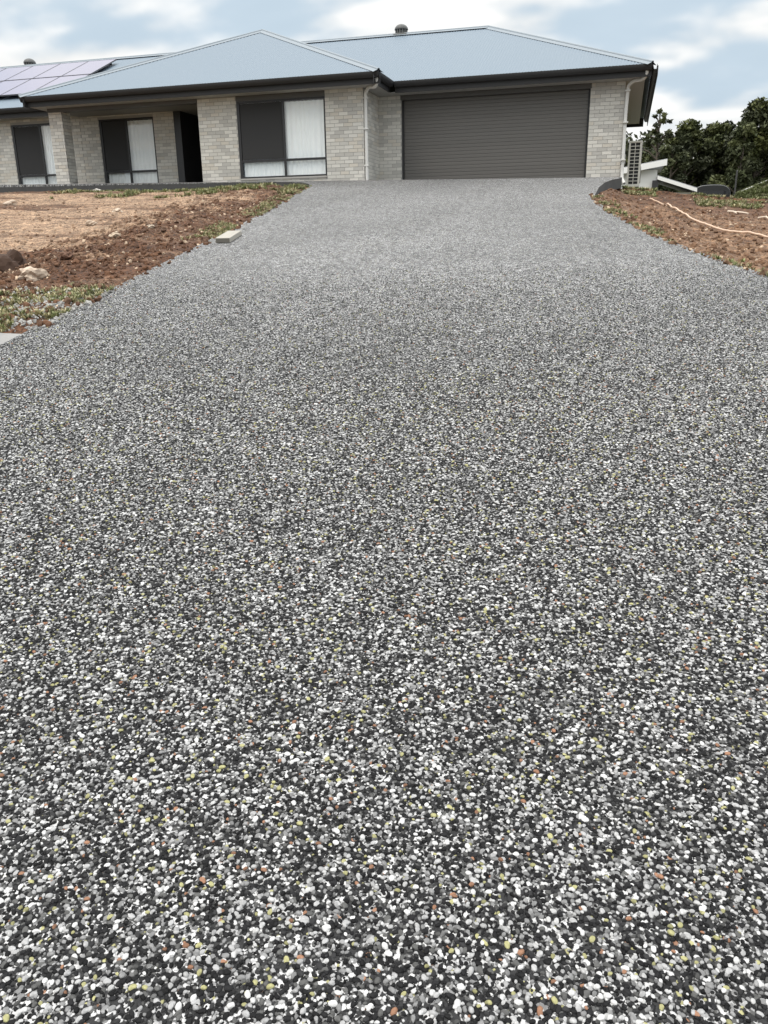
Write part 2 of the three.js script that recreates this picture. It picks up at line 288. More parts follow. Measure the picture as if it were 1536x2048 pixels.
// a wall in the plane z (or x when along = 'z'); holes are [a0, a1, y0, y1]
const unitBrick = new THREE.BoxGeometry(0.23, 0.076, 0.03);
let brickRand = rng(777);
function brickWall(a0, a1, y0, y1, at, face, holes, single, along = 'x', thick = 0.2) {
  const cuts = [a0, a1, ...holes.flatMap((h) => [h[0], h[1]])].filter((v) => v >= a0 && v <= a1).sort((p, q) => p - q), geos = [];
  const back = at - face * thick, B = (p, q, r, s) => along === 'x' ? bx(p, q, r, s, Math.min(at, back), Math.max(at, back)) : bx(Math.min(at, back), Math.max(at, back), r, s, p, q);
  for (let i = 0; i < cuts.length - 1; i++) {
    if (cuts[i + 1] - cuts[i] < 0.003) continue;
    const mid = (cuts[i] + cuts[i + 1]) / 2, hs = holes.filter((h) => mid > h[0] && mid < h[1]).sort((p, q) => p[2] - q[2]);
    let y = y0; for (const h of hs) { if (h[2] > y) geos.push(B(cuts[i], cuts[i + 1], y, h[2])); y = h[3]; }
    if (y < y1) geos.push(B(cuts[i], cuts[i + 1], y, y1));
  }
  const wall = hp('brick_wall', geos, mortarMat), rest = [];
  let n = 0;
  for (let y = y0 + 0.005; y + 0.05 < y1; y += 0.086, n++) {
    const yc = y + 0.038, gaps = holes.filter((h) => yc > h[2] - 0.03 && yc < h[3] + 0.03);
    for (let p = a0 - (n % 2 ? 0.12 : 0); p < a1; p += 0.24) {
      let s = Math.max(p + 0.005, a0 + 0.001), e = Math.min(p + 0.235, a1 - 0.001);
      for (const h of gaps) { if (s >= h[0] && e <= h[1]) { e = s; } else if (s < h[0] && e > h[0]) e = h[0] - 0.001; else if (s < h[1] && e > h[1]) s = h[1] + 0.001; }
      if (e - s < 0.025) continue;
      const out = face * (0.001 + 0.0035 * brickRand() - 0.0115), mi = Math.floor(brickRand() * 6), c = (s + e) / 2, k = (e - s) / 0.23;
      if (single) {
        const b = new THREE.Mesh(unitBrick, brickMats[mi]); b.name = 'brick'; b.castShadow = b.receiveShadow = true; b.scale.x = k;
        if (along === 'x') b.position.set(c, yc, at + out); else { b.position.set(at + out, yc, c); b.rotation.y = Math.PI / 2; }
        wall.add(b);
      } else {
        const g = tidy(unitBrick); g.scale(k, 1, 1); if (along !== 'x') g.rotateY(Math.PI / 2);
        if (along === 'x') g.translate(c, yc, at + out); else g.translate(at + out, yc, c);
        const m = brickMats[mi].color, cc = new Float32Array(g.attributes.position.count * 3); for (let i = 0; i < cc.length; i += 3) { cc[i] = m.r; cc[i + 1] = m.g; cc[i + 2] = m.b; }
        g.setAttribute('color', new THREE.BufferAttribute(cc, 3)); rest.push(g);
      }
    }
  }
  if (rest.length) { const b = part('brick', rest, mat(1, 1, 1, 0.92, { vertexColors: true }), wall); b.userData.kind = 'stuff'; }
  return wall;
}
const SOF = 2.13, W3 = [-4.05, -1.62, 0.15, 2.0], W2 = [-9.08, -7.3, 0.15, 2.0], W1 = [-12.1, -10.25, 0.15, 2.0];
brickWall(4.81, 5.629, -0.28, SOF, 0, 1, [], true);                               // pier right of the garage door
brickWall(-1.62, -0.619, -0.1, SOF, 1.4, 1, [], true);                            // front room, right of the window
brickWall(-5.156, -4.05, 0.05, SOF, 1.4, 1, [], true);                            // front room, left of the window
brickWall(-4.05, -1.62, -0.1, SOF, 1.4, 1, [W3], false);
brickWall(-0.619, 0, -0.2, SOF, 0, 1, [], false);                                 // left of the garage door
brickWall(0.0, 1.398, -0.2, SOF, -0.619, 1, [], false, 'z');                      // return of the front room
brickWall(-9.7, -6.655, 0, SOF, 0, 1, [W2], false);                                // back of the porch
brickWall(-21, -9.701, 0, SOF, 0, 1, [W1], false);                                // left part of the front
brickWall(-7.9, -0.002, -0.6, SOF, 5.629, 1, [], false, 'z');                     // right side of the house
brickWall(-1.2, 1.398, 0, SOF, -5.156, -1, [], false, 'z');                       // side of the front room towards the entry
hp('entry_panel', [bx(-6.65, -6.44, 0, SOF - 0.031, -1.2, 0.012)], frameMat);
hp('rear_wall', [bx(-21, 5.42, -0.8, SOF, -8.0, -7.9), bx(-21.2, -21, -0.8, SOF, -7.9, 0)], mortarMat);
// porch pier
brickWall(-9.72, -9.3, 0, SOF - 0.02, 1.4, 1, [], false, 'x', 0.38);
brickWall(1.02, 1.398, 0, SOF - 0.02, -9.3, 1, [], false, 'z', 0.02);

// entry with dark door
{
  const d = hp('front_door', bx(-6.1, -5.35, 0.0, 2.05, -1.14, -1.1), frameMat);
  part('door_panel', [bx(-6.02, -5.43, 0.15, 0.65, -1.1, -1.088, 0.003), bx(-6.02, -5.43, 0.75, 1.3, -1.1, -1.088, 0.003), bx(-6.02, -5.43, 1.4, 1.95, -1.1, -1.088, 0.003)], mat(0.03, 0.028, 0.027, 0.35), d);
  part('handle', [bar([-5.47, 0.9, -1.05], [-5.47, 1.3, -1.05], 0.012), bar([-5.47, 0.95, -1.1], [-5.47, 0.95, -1.05], 0.008), bar([-5.47, 1.25, -1.1], [-5.47, 1.25, -1.05], 0.008)], mat(0.5, 0.5, 0.5, 0.3, { metalness: 1 }), d);
  part('door_frame', [bx(-6.44, -6.1, 0, SOF, -1.2, -1.12), bx(-5.35, -5.16, 0, SOF, -1.2, -1.12), bx(-6.1, -5.35, 2.05, SOF, -1.2, -1.12)], frameMat, d);
}
// lintels
hp('lintel', [bx(-0.02, 4.83, 2.016, SOF - 0.002, -0.19, 0.022)], darkGrey).name = 'garage_lintel';
hp('window_lintel', [bx(-4.05, -1.62, 2.0, SOF - 0.002, 1.2, 1.415)], darkGrey);
hp('porch_beam', [bx(-9.72, -5.158, SOF - 0.1, SOF - 0.001, 1.2, 1.43)], darkGrey);
hp('porch_ceiling', [bx(-9.7, -5.16, SOF - 0.03, SOF - 0.004, 0.0, 1.2), bx(-6.43, -5.16, SOF - 0.03, SOF - 0.004, -1.2, -0.001)], mat(0.22, 0.215, 0.2, 0.8));

// windows: dark frame, screen over the left sash, pale blinds behind the other panes
function windowUnit([x0, x1, y0, y1], z, xs, yt) {
  const zf = z - 0.055, fz = zf + 0.05, t = 0.045;
  const fr = hp('window', [bx(x0, x1, y0, y0 + t, zf, fz, 0.004), bx(x0, x1, y1 - t, y1, zf, fz, 0.004), bx(x0, x0 + 0.075, y0 + t, y1 - t, zf, fz, 0.004), bx(x1 - t, x1, y0 + t, y1 - t, zf, fz - 0.004, 0.004), bx(xs - 0.028, xs + 0.028, y0 + t, y1 - t, zf, fz, 0.004), bx(x0 + 0.075, xs - 0.028, yt - 0.028, yt + 0.028, zf, fz - 0.003, 0.004), bx(xs + 0.028, x1 - t, yt - 0.028, yt + 0.028, zf, fz - 0.003, 0.004)], frameMat);
  const pane = (a, b, c, d) => part('pane', bx(a, b, c, d, zf + 0.02, zf + 0.024), glassMat, fr);
  pane(xs + 0.028, x1 - t, yt + 0.028, y1 - t); pane(x0 + 0.075, xs - 0.028, y0 + t, yt - 0.028); pane(xs + 0.028, x1 - t, y0 + t, yt - 0.028); pane(x0 + 0.075, xs - 0.028, yt + 0.028, y1 - t);
  const sc = part('insect_screen', bx(x0 + 0.09, xs - 0.04, yt + 0.04, y1 - t - 0.012, zf + 0.034, zf + 0.038), screenMat, fr);
  const drape = (a, b, c, d) => { const n = Math.round((b - a) / 0.011), g = new THREE.PlaneGeometry(b - a, d - c, n, 1), p = g.attributes.position; for (let i = 0; i < p.count; i++) { const w = p.getX(i) + a; p.setZ(i, 0.011 * Math.sin(w * 52 + 1.3 * Math.sin(w * 9))); } g.translate((a + b) / 2, (c + d) / 2, zf - 0.045); g.computeVertexNormals(); return g; };
  part('blind', [drape(xs - 0.02, x1 - 0.065, y0 + 0.03, y1 - 0.06), drape(x0 + 0.09, xs - 0.03, y0 + 0.03, yt - 0.01)], blindMat, fr);
  part('interior', [bx(x0 - 0.05, x1 + 0.05, y0 - 0.05, y1 + 0.05, z - 0.23, z - 0.205)], mat(0.06, 0.058, 0.055, 0.9), fr);
  part('sill', bx(x0, x1, y0 - 0.04, y0 - 0.002, z - 0.12, z + 0.03, 0.004), mat(0.36, 0.35, 0.33, 0.9), fr);
}
windowUnit(W3, 1.4, -2.77, 0.57); windowUnit(W2, 0, -8.2, 0.58); windowUnit(W1, 0, -11.12, 0.58);

// garage door: ribbed horizontal slats
{
  const door = hp('garage_door', bx(0, 4.81, -0.14, 2.016, -0.16, -0.13), darkGrey);
  const prof = new THREE.Shape(); prof.moveTo(0, 0); prof.lineTo(0.005, 0.003); prof.lineTo(0.007, 0.012); prof.lineTo(0.007, 0.068); prof.lineTo(0.005, 0.078); prof.lineTo(0, 0.08); prof.lineTo(0, 0);
  const sg = new THREE.ExtrudeGeometry(prof, { depth: 4.78, bevelEnabled: false }); sg.applyMatrix4(new THREE.Matrix4().set(0, 0, -1, 4.795, 0, 1, 0, 0, 1, 0, 0, 0, 0, 0, 0, 1));
  const tones = [0.106, 0.110, 0.104, 0.108].map((v) => mat(v * 1.02, v * 0.96, v * 0.885, 0.5));
  for (let i = 0; i < 25; i++) { const s = part('slat', sg, tones[(i * 7 + (i >> 1)) % 4], door); s.position.set(0, -0.1 + i * 0.0845, -0.13); }
  part('guide_rail', [bx(0.001, 0.05, -0.14, 2.012, -0.105, -0.06)], dark, door); part('guide_rail', [bx(4.76, 4.809, -0.14, 2.012, -0.105, -0.06)], dark, door);
}

// roof ------------------------------------------------------------------
const TP = 0.445, YG = 2.36;
const roofMat = mat(0.145, 0.19, 0.235, 0.6), capMat = mat(0.21, 0.245, 0.275, 0.55);
// slope: eave runs from (x0,z0) along direction e for length L; rises inward along n; at distance u the sheet runs from lo(u) to hi(u)
function slope(x0, z0, ex, ez, L, nx, nz, lo, hi) {
  const pos = [], idx = [], pitch = 0.076, seg = 5, n = Math.ceil(L / pitch) * seg;
  for (let i = 0; i <= n; i++) {
    const u = L * i / n, w = 0.006 * Math.sin(i / seg * 2 * Math.PI), a = lo(u), b = Math.max(a, hi(u));
    for (const d of [a, b]) pos.push(x0 + ex * u + nx * d, YG + 0.01 + d * TP + w, z0 + ez * u + nz * d);
    if (i < n) { const k = i * 2; idx.push(k, k + 1, k + 2, k + 2, k + 1, k + 3); }
  }
  const g = new THREE.BufferGeometry(); g.setAttribute('position', new THREE.Float32BufferAttribute(pos, 3)); g.setIndex(idx); g.computeVertexNormals(); return g;
}
const ZE = 0.577, ZB = -8.63, XR = 6.206, XL = -22, HD = 4.603, zero = () => 0;
const WZ = 1.977, WL = -10.15, WR = -0.042, WH = 5.054, WB = -10.2;
const valley = (z) => z > ZE ? 0 : z > ZE - HD ? ZE - z : z - ZB;
const roof = hp('roof', [
  slope(XL, ZE, 1, 0, XR - XL, 0, -1, (u) => 0, (u) => Math.min(HD, u, XR - XL - u)),
  slope(XL, ZB, 1, 0, XR - XL, 0, 1, zero, (u) => Math.min(HD, u, XR - XL - u)),
  slope(XR, ZB, 0, 1, ZE - ZB, -1, 0, zero, (u) => Math.min(HD, u, ZE - ZB - u)),
  slope(XL, ZB, 0, 1, ZE - ZB, 1, 0, zero, (u) => Math.min(HD, u, ZE - ZB - u)),
], roofMat);
const wingRoof = hp('roof', [
  slope(WL, WZ, 1, 0, WR - WL, 0, -1, zero, (u) => Math.min(u, WR - WL - u)),
  slope(WR, WZ, 0, -1, 9, -1, 0, (u) => Math.max(0, valley(WZ - u)), (u) => Math.min(WH, u, 9.2 + 2.0 - u)),
  slope(WL, WZ, 0, -1, 9, 1, 0, (u) => Math.max(0, valley(WZ - u)), (u) => Math.min(WH, u, 9.2 + 2.0 - u)),
], roofMat);
function cap(a, b, parent) {
  const A = new THREE.Vector3(...a), B = new THREE.Vector3(...b), L = A.distanceTo(B), s = new THREE.Shape();
  s.moveTo(-0.14, -0.045); s.lineTo(-0.05, -0.002); s.absarc(0, 0.008, 0.032, Math.PI, 0, true); s.lineTo(0.05, -0.002); s.lineTo(0.14, -0.045); s.lineTo(0.14, -0.039); s.lineTo(0.05, 0.005); s.absarc(0, 0.012, 0.036, 0, Math.PI, false); s.lineTo(-0.05, 0.005); s.lineTo(-0.14, -0.039);
  const g = new THREE.ExtrudeGeometry(s, { depth: L, bevelEnabled: false, curveSegments: 6 });
  const m = new THREE.Matrix4().lookAt(B, A, new THREE.Vector3(0, 1, 0)); m.setPosition(A.x, A.y + 0.012, A.z); g.applyMatrix4(m);
  return part('ridge_cap', g, capMat, parent);
}
const rise = (d) => YG + 0.01 + d * TP;
cap([XR, rise(0), ZE], [XR - HD, rise(HD), ZE - HD], roof); cap([XR - HD, rise(HD), ZE - HD], [-4.68, rise(HD), ZE - HD], roof); cap([-5.51, rise(HD), ZE - HD], [XL + HD, rise(HD), ZE - HD], roof); cap([XR, rise(0), ZB], [XR - HD, rise(HD), ZB + HD], roof);
cap([WR, rise(0), WZ], [WR - WH, rise(WH), WZ - WH], wingRoof); cap([WL, rise(0), WZ], [WL + WH, rise(WH), WZ - WH], wingRoof); cap([WR - WH, rise(WH), WZ - WH], [WR - WH, rise(WH), WZ - WH - 1.1], wingRoof);
function vent(x, z, parent, y) {
  const v = part('roof_vent', [new THREE.CylinderGeometry(0.15, 0.15, 0.16, 20).translate(x, y + 0.06, z), bx(x - 0.21, x + 0.21, y - 0.12, y - 0.02, z - 0.21, z + 0.21, 0.02)], mat(0.12, 0.12, 0.115, 0.6), parent);
  part('vent_hood', new THREE.SphereGeometry(0.205, 20, 10, 0, 6.2832, 0, Math.PI / 2).scale(1, 0.75, 1).translate(x, y + 0.1, z), mat(0.07, 0.072, 0.07, 0.5), v);
  part('vent_fin', Array.from({ length: 14 }, (_, i) => bx(-0.012, 0.012, -0.08, 0.08, 0.15, 0.185).rotateY(i * 0.4488).translate(x, y + 0.06, z)), mat(0.14, 0.14, 0.135, 0.5), v);
}
vent(-1.05, -4.15, roof, rise(HD) + 0.06); vent(-14.35, -4.3, roof, rise(HD) + 0.05);

// gutter, fascia, soffit
function gutterRun(pts, ends) { // outline of the eaves in plan, outside to the left when walking
  const gs = [], fs = [];
  for (let i = 0; i < pts.length - 1; i++) {
    const [ax, az] = pts[i], [bx_, bz] = pts[i + 1], L = Math.hypot(bx_ - ax, bz - az), ex = (bx_ - ax) / L, ez = (bz - az) / L;
    const s = new THREE.Shape(); // cross-section: x outward, y up
    s.moveTo(0, 0); s.lineTo(-0.004, 0.012); s.lineTo(-0.014, 0.012); s.lineTo(-0.012, -0.03); s.bezierCurveTo(-0.012, -0.07, -0.03, -0.1, -0.05, -0.118); s.lineTo(-0.118, -0.118); s.lineTo(-0.118, -0.005); s.lineTo(-0.108, -0.005); s.lineTo(-0.108, -0.108); s.lineTo(-0.052, -0.108); s.bezierCurveTo(-0.022, -0.09, -0.004, -0.06, 0, 0);
    const g = new THREE.ExtrudeGeometry(s, { depth: L, bevelEnabled: false, curveSegments: 5 });
    const ox = -ez, oz = ex; // outward
    g.applyMatrix4(new THREE.Matrix4().set(ox, 0, -ex, bx_, 0, 1, 0, YG, oz, 0, -ez, bz, 0, 0, 0, 1)); gs.push(g);
    const f = new THREE.BoxGeometry(0.02, 0.2, L); f.translate(-0.13, -0.14, L / 2); f.applyMatrix4(new THREE.Matrix4().set(ox, 0, -ex, bx_, 0, 1, 0, YG, oz, 0, -ez, bz, 0, 0, 0, 1)); fs.push(f);
  }
  const g = hp('gutter', gs, dark); part('fascia', fs, dark, g); return g;
}
gutterRun([[XR, ZE], [XR, ZB], [XL, ZB]].reverse().map((p) => p), 0);
gutterRun([[XL, ZE], [WL, ZE]], 0); gutterRun([[WL, ZE - 0.1], [WL, WZ], [WR, WZ], [WR, ZE], [XR, ZE]], 0);
hp('soffit', [bx(0.001 - 0.618, 5.629, SOF, SOF + 0.012, 0.0, 0.44), bx(5.629, XR - 0.14, SOF, SOF + 0.012, -8.0, 0.44), bx(-0.617, WR - 0.14, SOF, SOF + 0.012, 0.441, 1.4), bx(WL + 0.14, WR - 0.14, SOF, SOF + 0.012, 1.401, WZ - 0.14), bx(XL + 0.2, -9.72, SOF, SOF + 0.012, 0, 0.44), bx(WL + 0.14, -9.721, SOF, SOF + 0.012, 0.441, 1.4)], soffitMat);

// downpipes
function downpipe(pts, r, x, y0) {
  const d = hp('downpipe', tube(pts, r, 60, 10, 'chordal'), pipeMat);
  for (const y of [0.35, 1.2, 1.9]) part('pipe_clip', bx(x - r - 0.02, x + r + 0.02, y - 0.015, y + 0.015, pts[pts.length - 2][2] - r - 0.003, pts[pts.length - 2][2] + r + 0.004, 0.004), pipeMat, d);
}
downpipe([[6.1, 2.3, 0.47], [6.1, 2.2, 0.44], [6.06, 2.12, 0.36], [5.78, 2.07, 0.16], [5.70, 2.0, 0.09], [5.69, 1.85, 0.07], [5.69, 0.4, 0.07], [5.69, 0.05, 0.07], [5.70, -0.08, 0.1], [5.76, -0.2, 0.18]], 0.042, 5.69);
downpipe([[-0.13, 2.3, 1.86], [-0.13, 2.2, 1.84], [-0.16, 2.12, 1.78], [-0.48, 2.08, 1.46], [-0.55, 2.0, 1.39], [-0.56, 1.85, 1.37], [-0.56, 0.5, 1.37], [-0.56, -0.1, 1.37]], 0.042, -0.56);
hp('meter_conduit', [tube([[5.67, 1.9, -0.45], [5.67, 0.6, -0.45], [5.67, -0.3, -0.45]], 0.025, 12, 8), bx(5.63, 5.75, 0.28, 0.5, -0.3, -0.16, 0.008)], mat(0.3, 0.3, 0.29, 0.6));

// ---------------------------------------------------------------- solar panels on the left roof
{
  const tilt = Math.atan(TP), len = 1.72, wid = 1.045;
  const proto = thing('solar_panel', 'dark framed solar panel in the array on the left roof slope', 'solar panel', [0, 0, 0], 0, 'solar panels on the left roof slope');
  part('glass_face', bx(-wid / 2 + 0.012, wid / 2 - 0.012, 0.028, 0.034, -len / 2 + 0.012, len / 2 - 0.012), new THREE.MeshPhysicalMaterial({ color: new THREE.Color().setRGB(0.10, 0.095, 0.175), roughness: 0.2, specularIntensity: 1, side: THREE.DoubleSide }), proto);
  part('frame', [bx(-wid / 2, wid / 2, 0, 0.038, -len / 2, -len / 2 + 0.013), bx(-wid / 2, wid / 2, 0, 0.038, len / 2 - 0.013, len / 2), bx(-wid / 2, -wid / 2 + 0.013, 0, 0.037, -len / 2 + 0.013, len / 2 - 0.013), bx(wid / 2 - 0.013, wid / 2, 0, 0.037, -len / 2 + 0.013, len / 2 - 0.013)], mat(0.09, 0.09, 0.1, 0.5), proto);
  part('mounting_rail', [bx(-wid / 2, wid / 2, -0.05, -0.001, -0.5, -0.46), bx(-wid / 2, wid / 2, -0.05, -0.001, 0.46, 0.5)], mat(0.1, 0.1, 0.1, 0.4, { metalness: 0.7 }), proto);
  let first = true;
  for (let rrow = 0; rrow < 2; rrow++) for (let c = 0; c < 5; c++) {
    const o = first ? proto : proto.clone(); if (!first) { o.name = numbered('solar_panel'); scene.add(o); } first = false;
    const z = -2.62 + rrow * 1.62, x = -10.89 - c * 1.06;
    o.userData.label = 'dark solar panel in the ' + ['upper', 'lower'][rrow] + ' row, ' + ['at the right end of the row', 'second from the right end', 'third from the right end', 'fourth from the right end', 'fifth from the right end'][c]; o.position.set(x, rise(ZE - z) + 0.11, z); o.rotation.set(tilt, 0, 0);
  }
}

// ---------------------------------------------------------------- air conditioner beside the house
{
  const g = -0.3, ac = thing('air_conditioner', 'tall pale outdoor air conditioner unit with dark coil grille beside the right corner downpipe', 'air conditioner', [5.975, g, -1.45]);
  const w = 0.165, shell = mat(0.62, 0.61, 0.55, 0.5);
  part('casing', [bx(-w, w, 0.09, 0.14, -0.45, 0.45), bx(-w, w, 1.15, 1.19, -0.46, 0.46, 0.008), bx(-w, -w + 0.045, 0.14, 1.15, -0.45, 0.45), bx(w - 0.055, w, 0.14, 1.15, -0.45, 0.45), bx(-w + 0.045, w - 0.055, 0.14, 1.15, -0.45, 0.4)], shell, ac);
  part('coil', bx(-w + 0.046, w - 0.056, 0.141, 1.149, 0.401, 0.41), mat(0.02, 0.02, 0.021, 0.6), ac);
  const gr = []; for (let i = 0; i <= 12; i++) gr.push(bx(-w + 0.045, w - 0.055, 0.137 + i * 0.0835, 0.153 + i * 0.0835, 0.43, 0.447)); gr.push(bx(-0.012, 0.004, 0.14, 1.15, 0.4305, 0.4465));
  part('guard_grid', gr, shell, ac);
  part('foot', bx(-w + 0.02, w - 0.02, 0, 0.09, 0.28, 0.36), dark, ac); part('foot', bx(-w + 0.02, w - 0.02, 0, 0.09, -0.36, -0.28), dark, ac);
  part('fan_guard', [new THREE.TorusGeometry(0.2, 0.012, 6, 24).rotateY(Math.PI / 2).translate(w + 0.006, 0.4, 0), new THREE.TorusGeometry(0.2, 0.012, 6, 24).rotateY(Math.PI / 2).translate(w + 0.006, 0.88, 0)], dark, ac);
  struct('concrete_pad', bx(5.7, 6.3, g - 0.2, g - 0.001, -2.0, -0.85, 0.01), concreteMat);
}

// ---------------------------------------------------------------- neighbour's low white house behind, seen beyond the dirt crest
{
  const gy = -1.35, n = thing('white_house', 'small white rendered house with sloping white fascias half hidden beyond the dirt crest', 'house', [6.2, gy, -15]);
  const Y = (y) => y - gy, X = (x) => x - 6.2, wh = mat(0.75, 0.75, 0.73, 0.7), rf = mat(0.32, 0.33, 0.34, 0.5);
  part('wall', [bx(X(3.5), X(6.95), 0, Y(1.15), -5, 0.9)], wh, n);
  const sl = (x0, y0, x1, y1, t, z0, z1) => { const s = new THREE.Shape(); s.moveTo(x0, y0); s.lineTo(x1, y1); s.lineTo(x1, y1 - t); s.lineTo(x0, y0 - t); s.lineTo(x0, y0); const g = new THREE.ExtrudeGeometry(s, { depth: z1 - z0, bevelEnabled: false }); g.translate(0, 0, z0); return g; };
  part('fascia', sl(X(4.2), Y(1.02), X(7.28), Y(1.5), 0.22, 1.1, 1.16), mat(0.85, 0.85, 0.84, 0.6), n);
  part('roof', sl(X(4.2), Y(1.05), X(7.28), Y(1.53), 0.04, -5.5, 1.09), rf, n);
  const p = part('carport_roof', sl(X(6.96), Y(0.93), X(8.5), Y(0.42), 0.03, -3, 1.09), rf, n);
  part('carport_fascia', sl(X(6.96), Y(0.9), X(8.5), Y(0.39), 0.13, 1.1, 1.15), mat(0.85, 0.85, 0.84, 0.6), n);
  part('carport_wall', [bx(X(6.96), X(8.3), 0, Y(0.28), -2.8, 0.7)], mat(0.6, 0.6, 0.57, 0.8), n);
  part('meter_box', bx(X(6.78), X(7.02), Y(0.3), Y(0.74), 0.901, 1.08, 0.01), mat(0.03, 0.03, 0.032, 0.5), n);
}
// car roof showing above the crest
{
  const gy = -1.16, car = thing('parked_car', 'dark parked car with only its rounded roof showing above the dirt crest', 'car', [9.25, gy, -16], 0);
  const s = new THREE.Shape(); s.moveTo(-0.88, 0.3); s.lineTo(-0.9, 0.75); s.quadraticCurveTo(-0.88, 0.98, -0.8, 1.02); s.lineTo(0.8, 1.02); s.quadraticCurveTo(0.88, 0.98, 0.9, 0.75); s.lineTo(0.88, 0.3); s.lineTo(-0.88, 0.3);
  const paint = new THREE.MeshPhysicalMaterial({ color: 0x08090a, roughness: 0.45, clearcoat: 0.35, clearcoatRoughness: 0.15, side: THREE.DoubleSide });
  part('body', new THREE.ExtrudeGeometry(s, { depth: 4.2, bevelEnabled: true, bevelSize: 0.05, bevelThickness: 0.08, bevelSegments: 3, curveSegments: 6 }).translate(0, 0, -4.2), paint, car);
  const c = new THREE.Shape(); c.moveTo(-0.84, 1.0); c.lineTo(-0.7, 1.55); c.quadraticCurveTo(-0.62, 1.72, -0.35, 1.76); c.quadraticCurveTo(0, 1.79, 0.35, 1.76); c.quadraticCurveTo(0.62, 1.72, 0.7, 1.55); c.lineTo(0.84, 1.0); c.lineTo(-0.84, 1.0);
  part('cabin', new THREE.ExtrudeGeometry(c, { depth: 2.5, bevelEnabled: true, bevelSize: 0.03, bevelThickness: 0.12, bevelSegments: 4, curveSegments: 10 }).translate(0, 0, -2.8), paint, car);
  part('rear_window', bx(-0.66, 0.66, 1.12, 1.55, -0.2, -0.165), mat(0.01, 0.01, 0.012, 0.1), car);
  for (const sx of [-0.8, 0.8]) for (const z of [-0.8, -3.4]) { const w = part('wheel', new THREE.CylinderGeometry(0.32, 0.32, 0.2, 24).rotateZ(Math.PI / 2).translate(sx, 0.32, z), mat(0.02, 0.02, 0.02, 0.9), car); part('rim', new THREE.CylinderGeometry(0.2, 0.2, 0.215, 16).rotateZ(Math.PI / 2).translate(sx, 0.32, z), mat(0.5, 0.5, 0.5, 0.3, { metalness: 1 }), w); }
  for (const sx of [-0.68, 0.68]) part('tail_light', bx(sx - 0.12, sx + 0.12, 0.8, 0.95, 0.075, 0.1, 0.01), mat(0.3, 0.01, 0.01, 0.3), car);
}

// ---------------------------------------------------------------- vegetation
const leafMat = mat(1, 1, 1, 0.75, { vertexColors: true }), barkMat = mat(0.085, 0.07, 0.055, 0.95);
function leaves(R, clumps, per, size, tones) { // clumps: [x, y, z, radius]
  const pos = [], col = [], nor = [], a = new THREE.Vector3(), b = new THREE.Vector3(), n = new THREE.Vector3();
  for (const [cx, cy, cz, cr] of clumps) {
    const t = tones[Math.floor(R() * tones.length)], kk = 0.7 + 0.6 * R();
    for (let i = 0; i < per; i++) {
      const u = R() * 2 - 1, f = R() * 6.2832, q = Math.sqrt(1 - u * u), rr = cr * Math.pow(R(), 0.45), x = cx + q * Math.cos(f) * rr, y = cy + u * rr * 0.75, z = cz + q * Math.sin(f) * rr;
      a.set(R() - 0.5, (R() - 0.5) * 0.8, R() - 0.5).normalize(); b.set(R() - 0.5, R() - 0.5, R() - 0.5).cross(a).normalize(); const s = size * (0.6 + 0.8 * R());
      n.crossVectors(b, a).normalize(); a.multiplyScalar(s); b.multiplyScalar(s * 0.42);
      const k = kk * (0.75 + 0.5 * R());
      for (const [p, w] of [[-1, 0], [0, 1], [1, 0], [-1, 0], [1, 0], [0, -1]]) { pos.push(x + a.x * p + b.x * w, y + a.y * p + b.y * w + (p === 1 ? -s * 0.15 : 0), z + a.z * p + b.z * w); col.push(t[0] * k, t[1] * k, t[2] * k); nor.push(n.x, n.y, n.z); }
    }
  }
  const g = new THREE.BufferGeometry(); g.setAttribute('position', new THREE.Float32BufferAttribute(pos, 3)); g.setAttribute('normal', new THREE.Float32BufferAttribute(nor, 3)); g.setAttribute('color', new THREE.Float32BufferAttribute(col, 3)); return g;
}
const DG = [[0.042, 0.052, 0.017], [0.06, 0.07, 0.02], [0.032, 0.039, 0.013], [0.075, 0.085, 0.024]];
function tree(seed, x, z, top, rad, low, nc, per, size, name, label, tones = DG) {
  const R = rng(seed), gy = base(x, z) - 0.1, h = top - gy, o = thing(name, label, 'tree', [x, gy, z]);
  const clumps = [], limbs = [];
  const lean = (R() - 0.5) * 0.06 * h, trunkTop = h * 0.86;
  const at = (y) => [lean * Math.pow(y / h, 1.5), y, 0.3 * Math.sin(y * 0.7 + seed)];
  for (let i = 0; i < 7; i++) limbs.push(bar(at(trunkTop * i / 7), at(trunkTop * (i + 1) / 7), lerp(h * 0.026, 0.03, i / 7), 7, lerp(h * 0.026, 0.03, (i + 1) / 7)));
  for (let i = 0; i < nc; i++) {
    const t = Math.pow(R(), 0.8), y = lerp(h * low, h * 0.96, t), prof = Math.sin(Math.PI * clamp(0.18 + 0.78 * (y / h - low) / (1 - low), 0, 1)), f = R() * 6.2832, rr = rad * prof * Math.sqrt(0.15 + 0.85 * R()) , c = at(Math.min(y, trunkTop));
    const px = c[0] + Math.cos(f) * rr, pz = c[2] + Math.sin(f) * rr, cr = rad * (0.2 + 0.2 * R()) * (0.75 + 0.25 * prof) * (nc < 50 && low > 0.4 ? 0.62 : 1);
    clumps.push([px, y, pz, cr]);
    if (i % 2 === 0) { const a = at(Math.max(h * 0.2, Math.min(trunkTop, y - rr * 0.7))); limbs.push(bar(a, [(a[0] + px) / 2, (a[1] + y) / 2 + 0.15, (a[2] + pz) / 2], 0.07, 5, 0.045), bar([(a[0] + px) / 2, (a[1] + y) / 2 + 0.15, (a[2] + pz) / 2], [px, y, pz], 0.045, 5, 0.015)); }
  }
  part('trunk', limbs, barkMat, o); part('crown', leaves(R, clumps, per, size, tones), leafMat, o);
  return o;
}
tree(11, 7.6, -40, 7.15, 1.25, 0.45, 44, 34, 0.15, 'tall_tree', 'tall sparse tree with an open dark crown nearest the eave of the grey house');
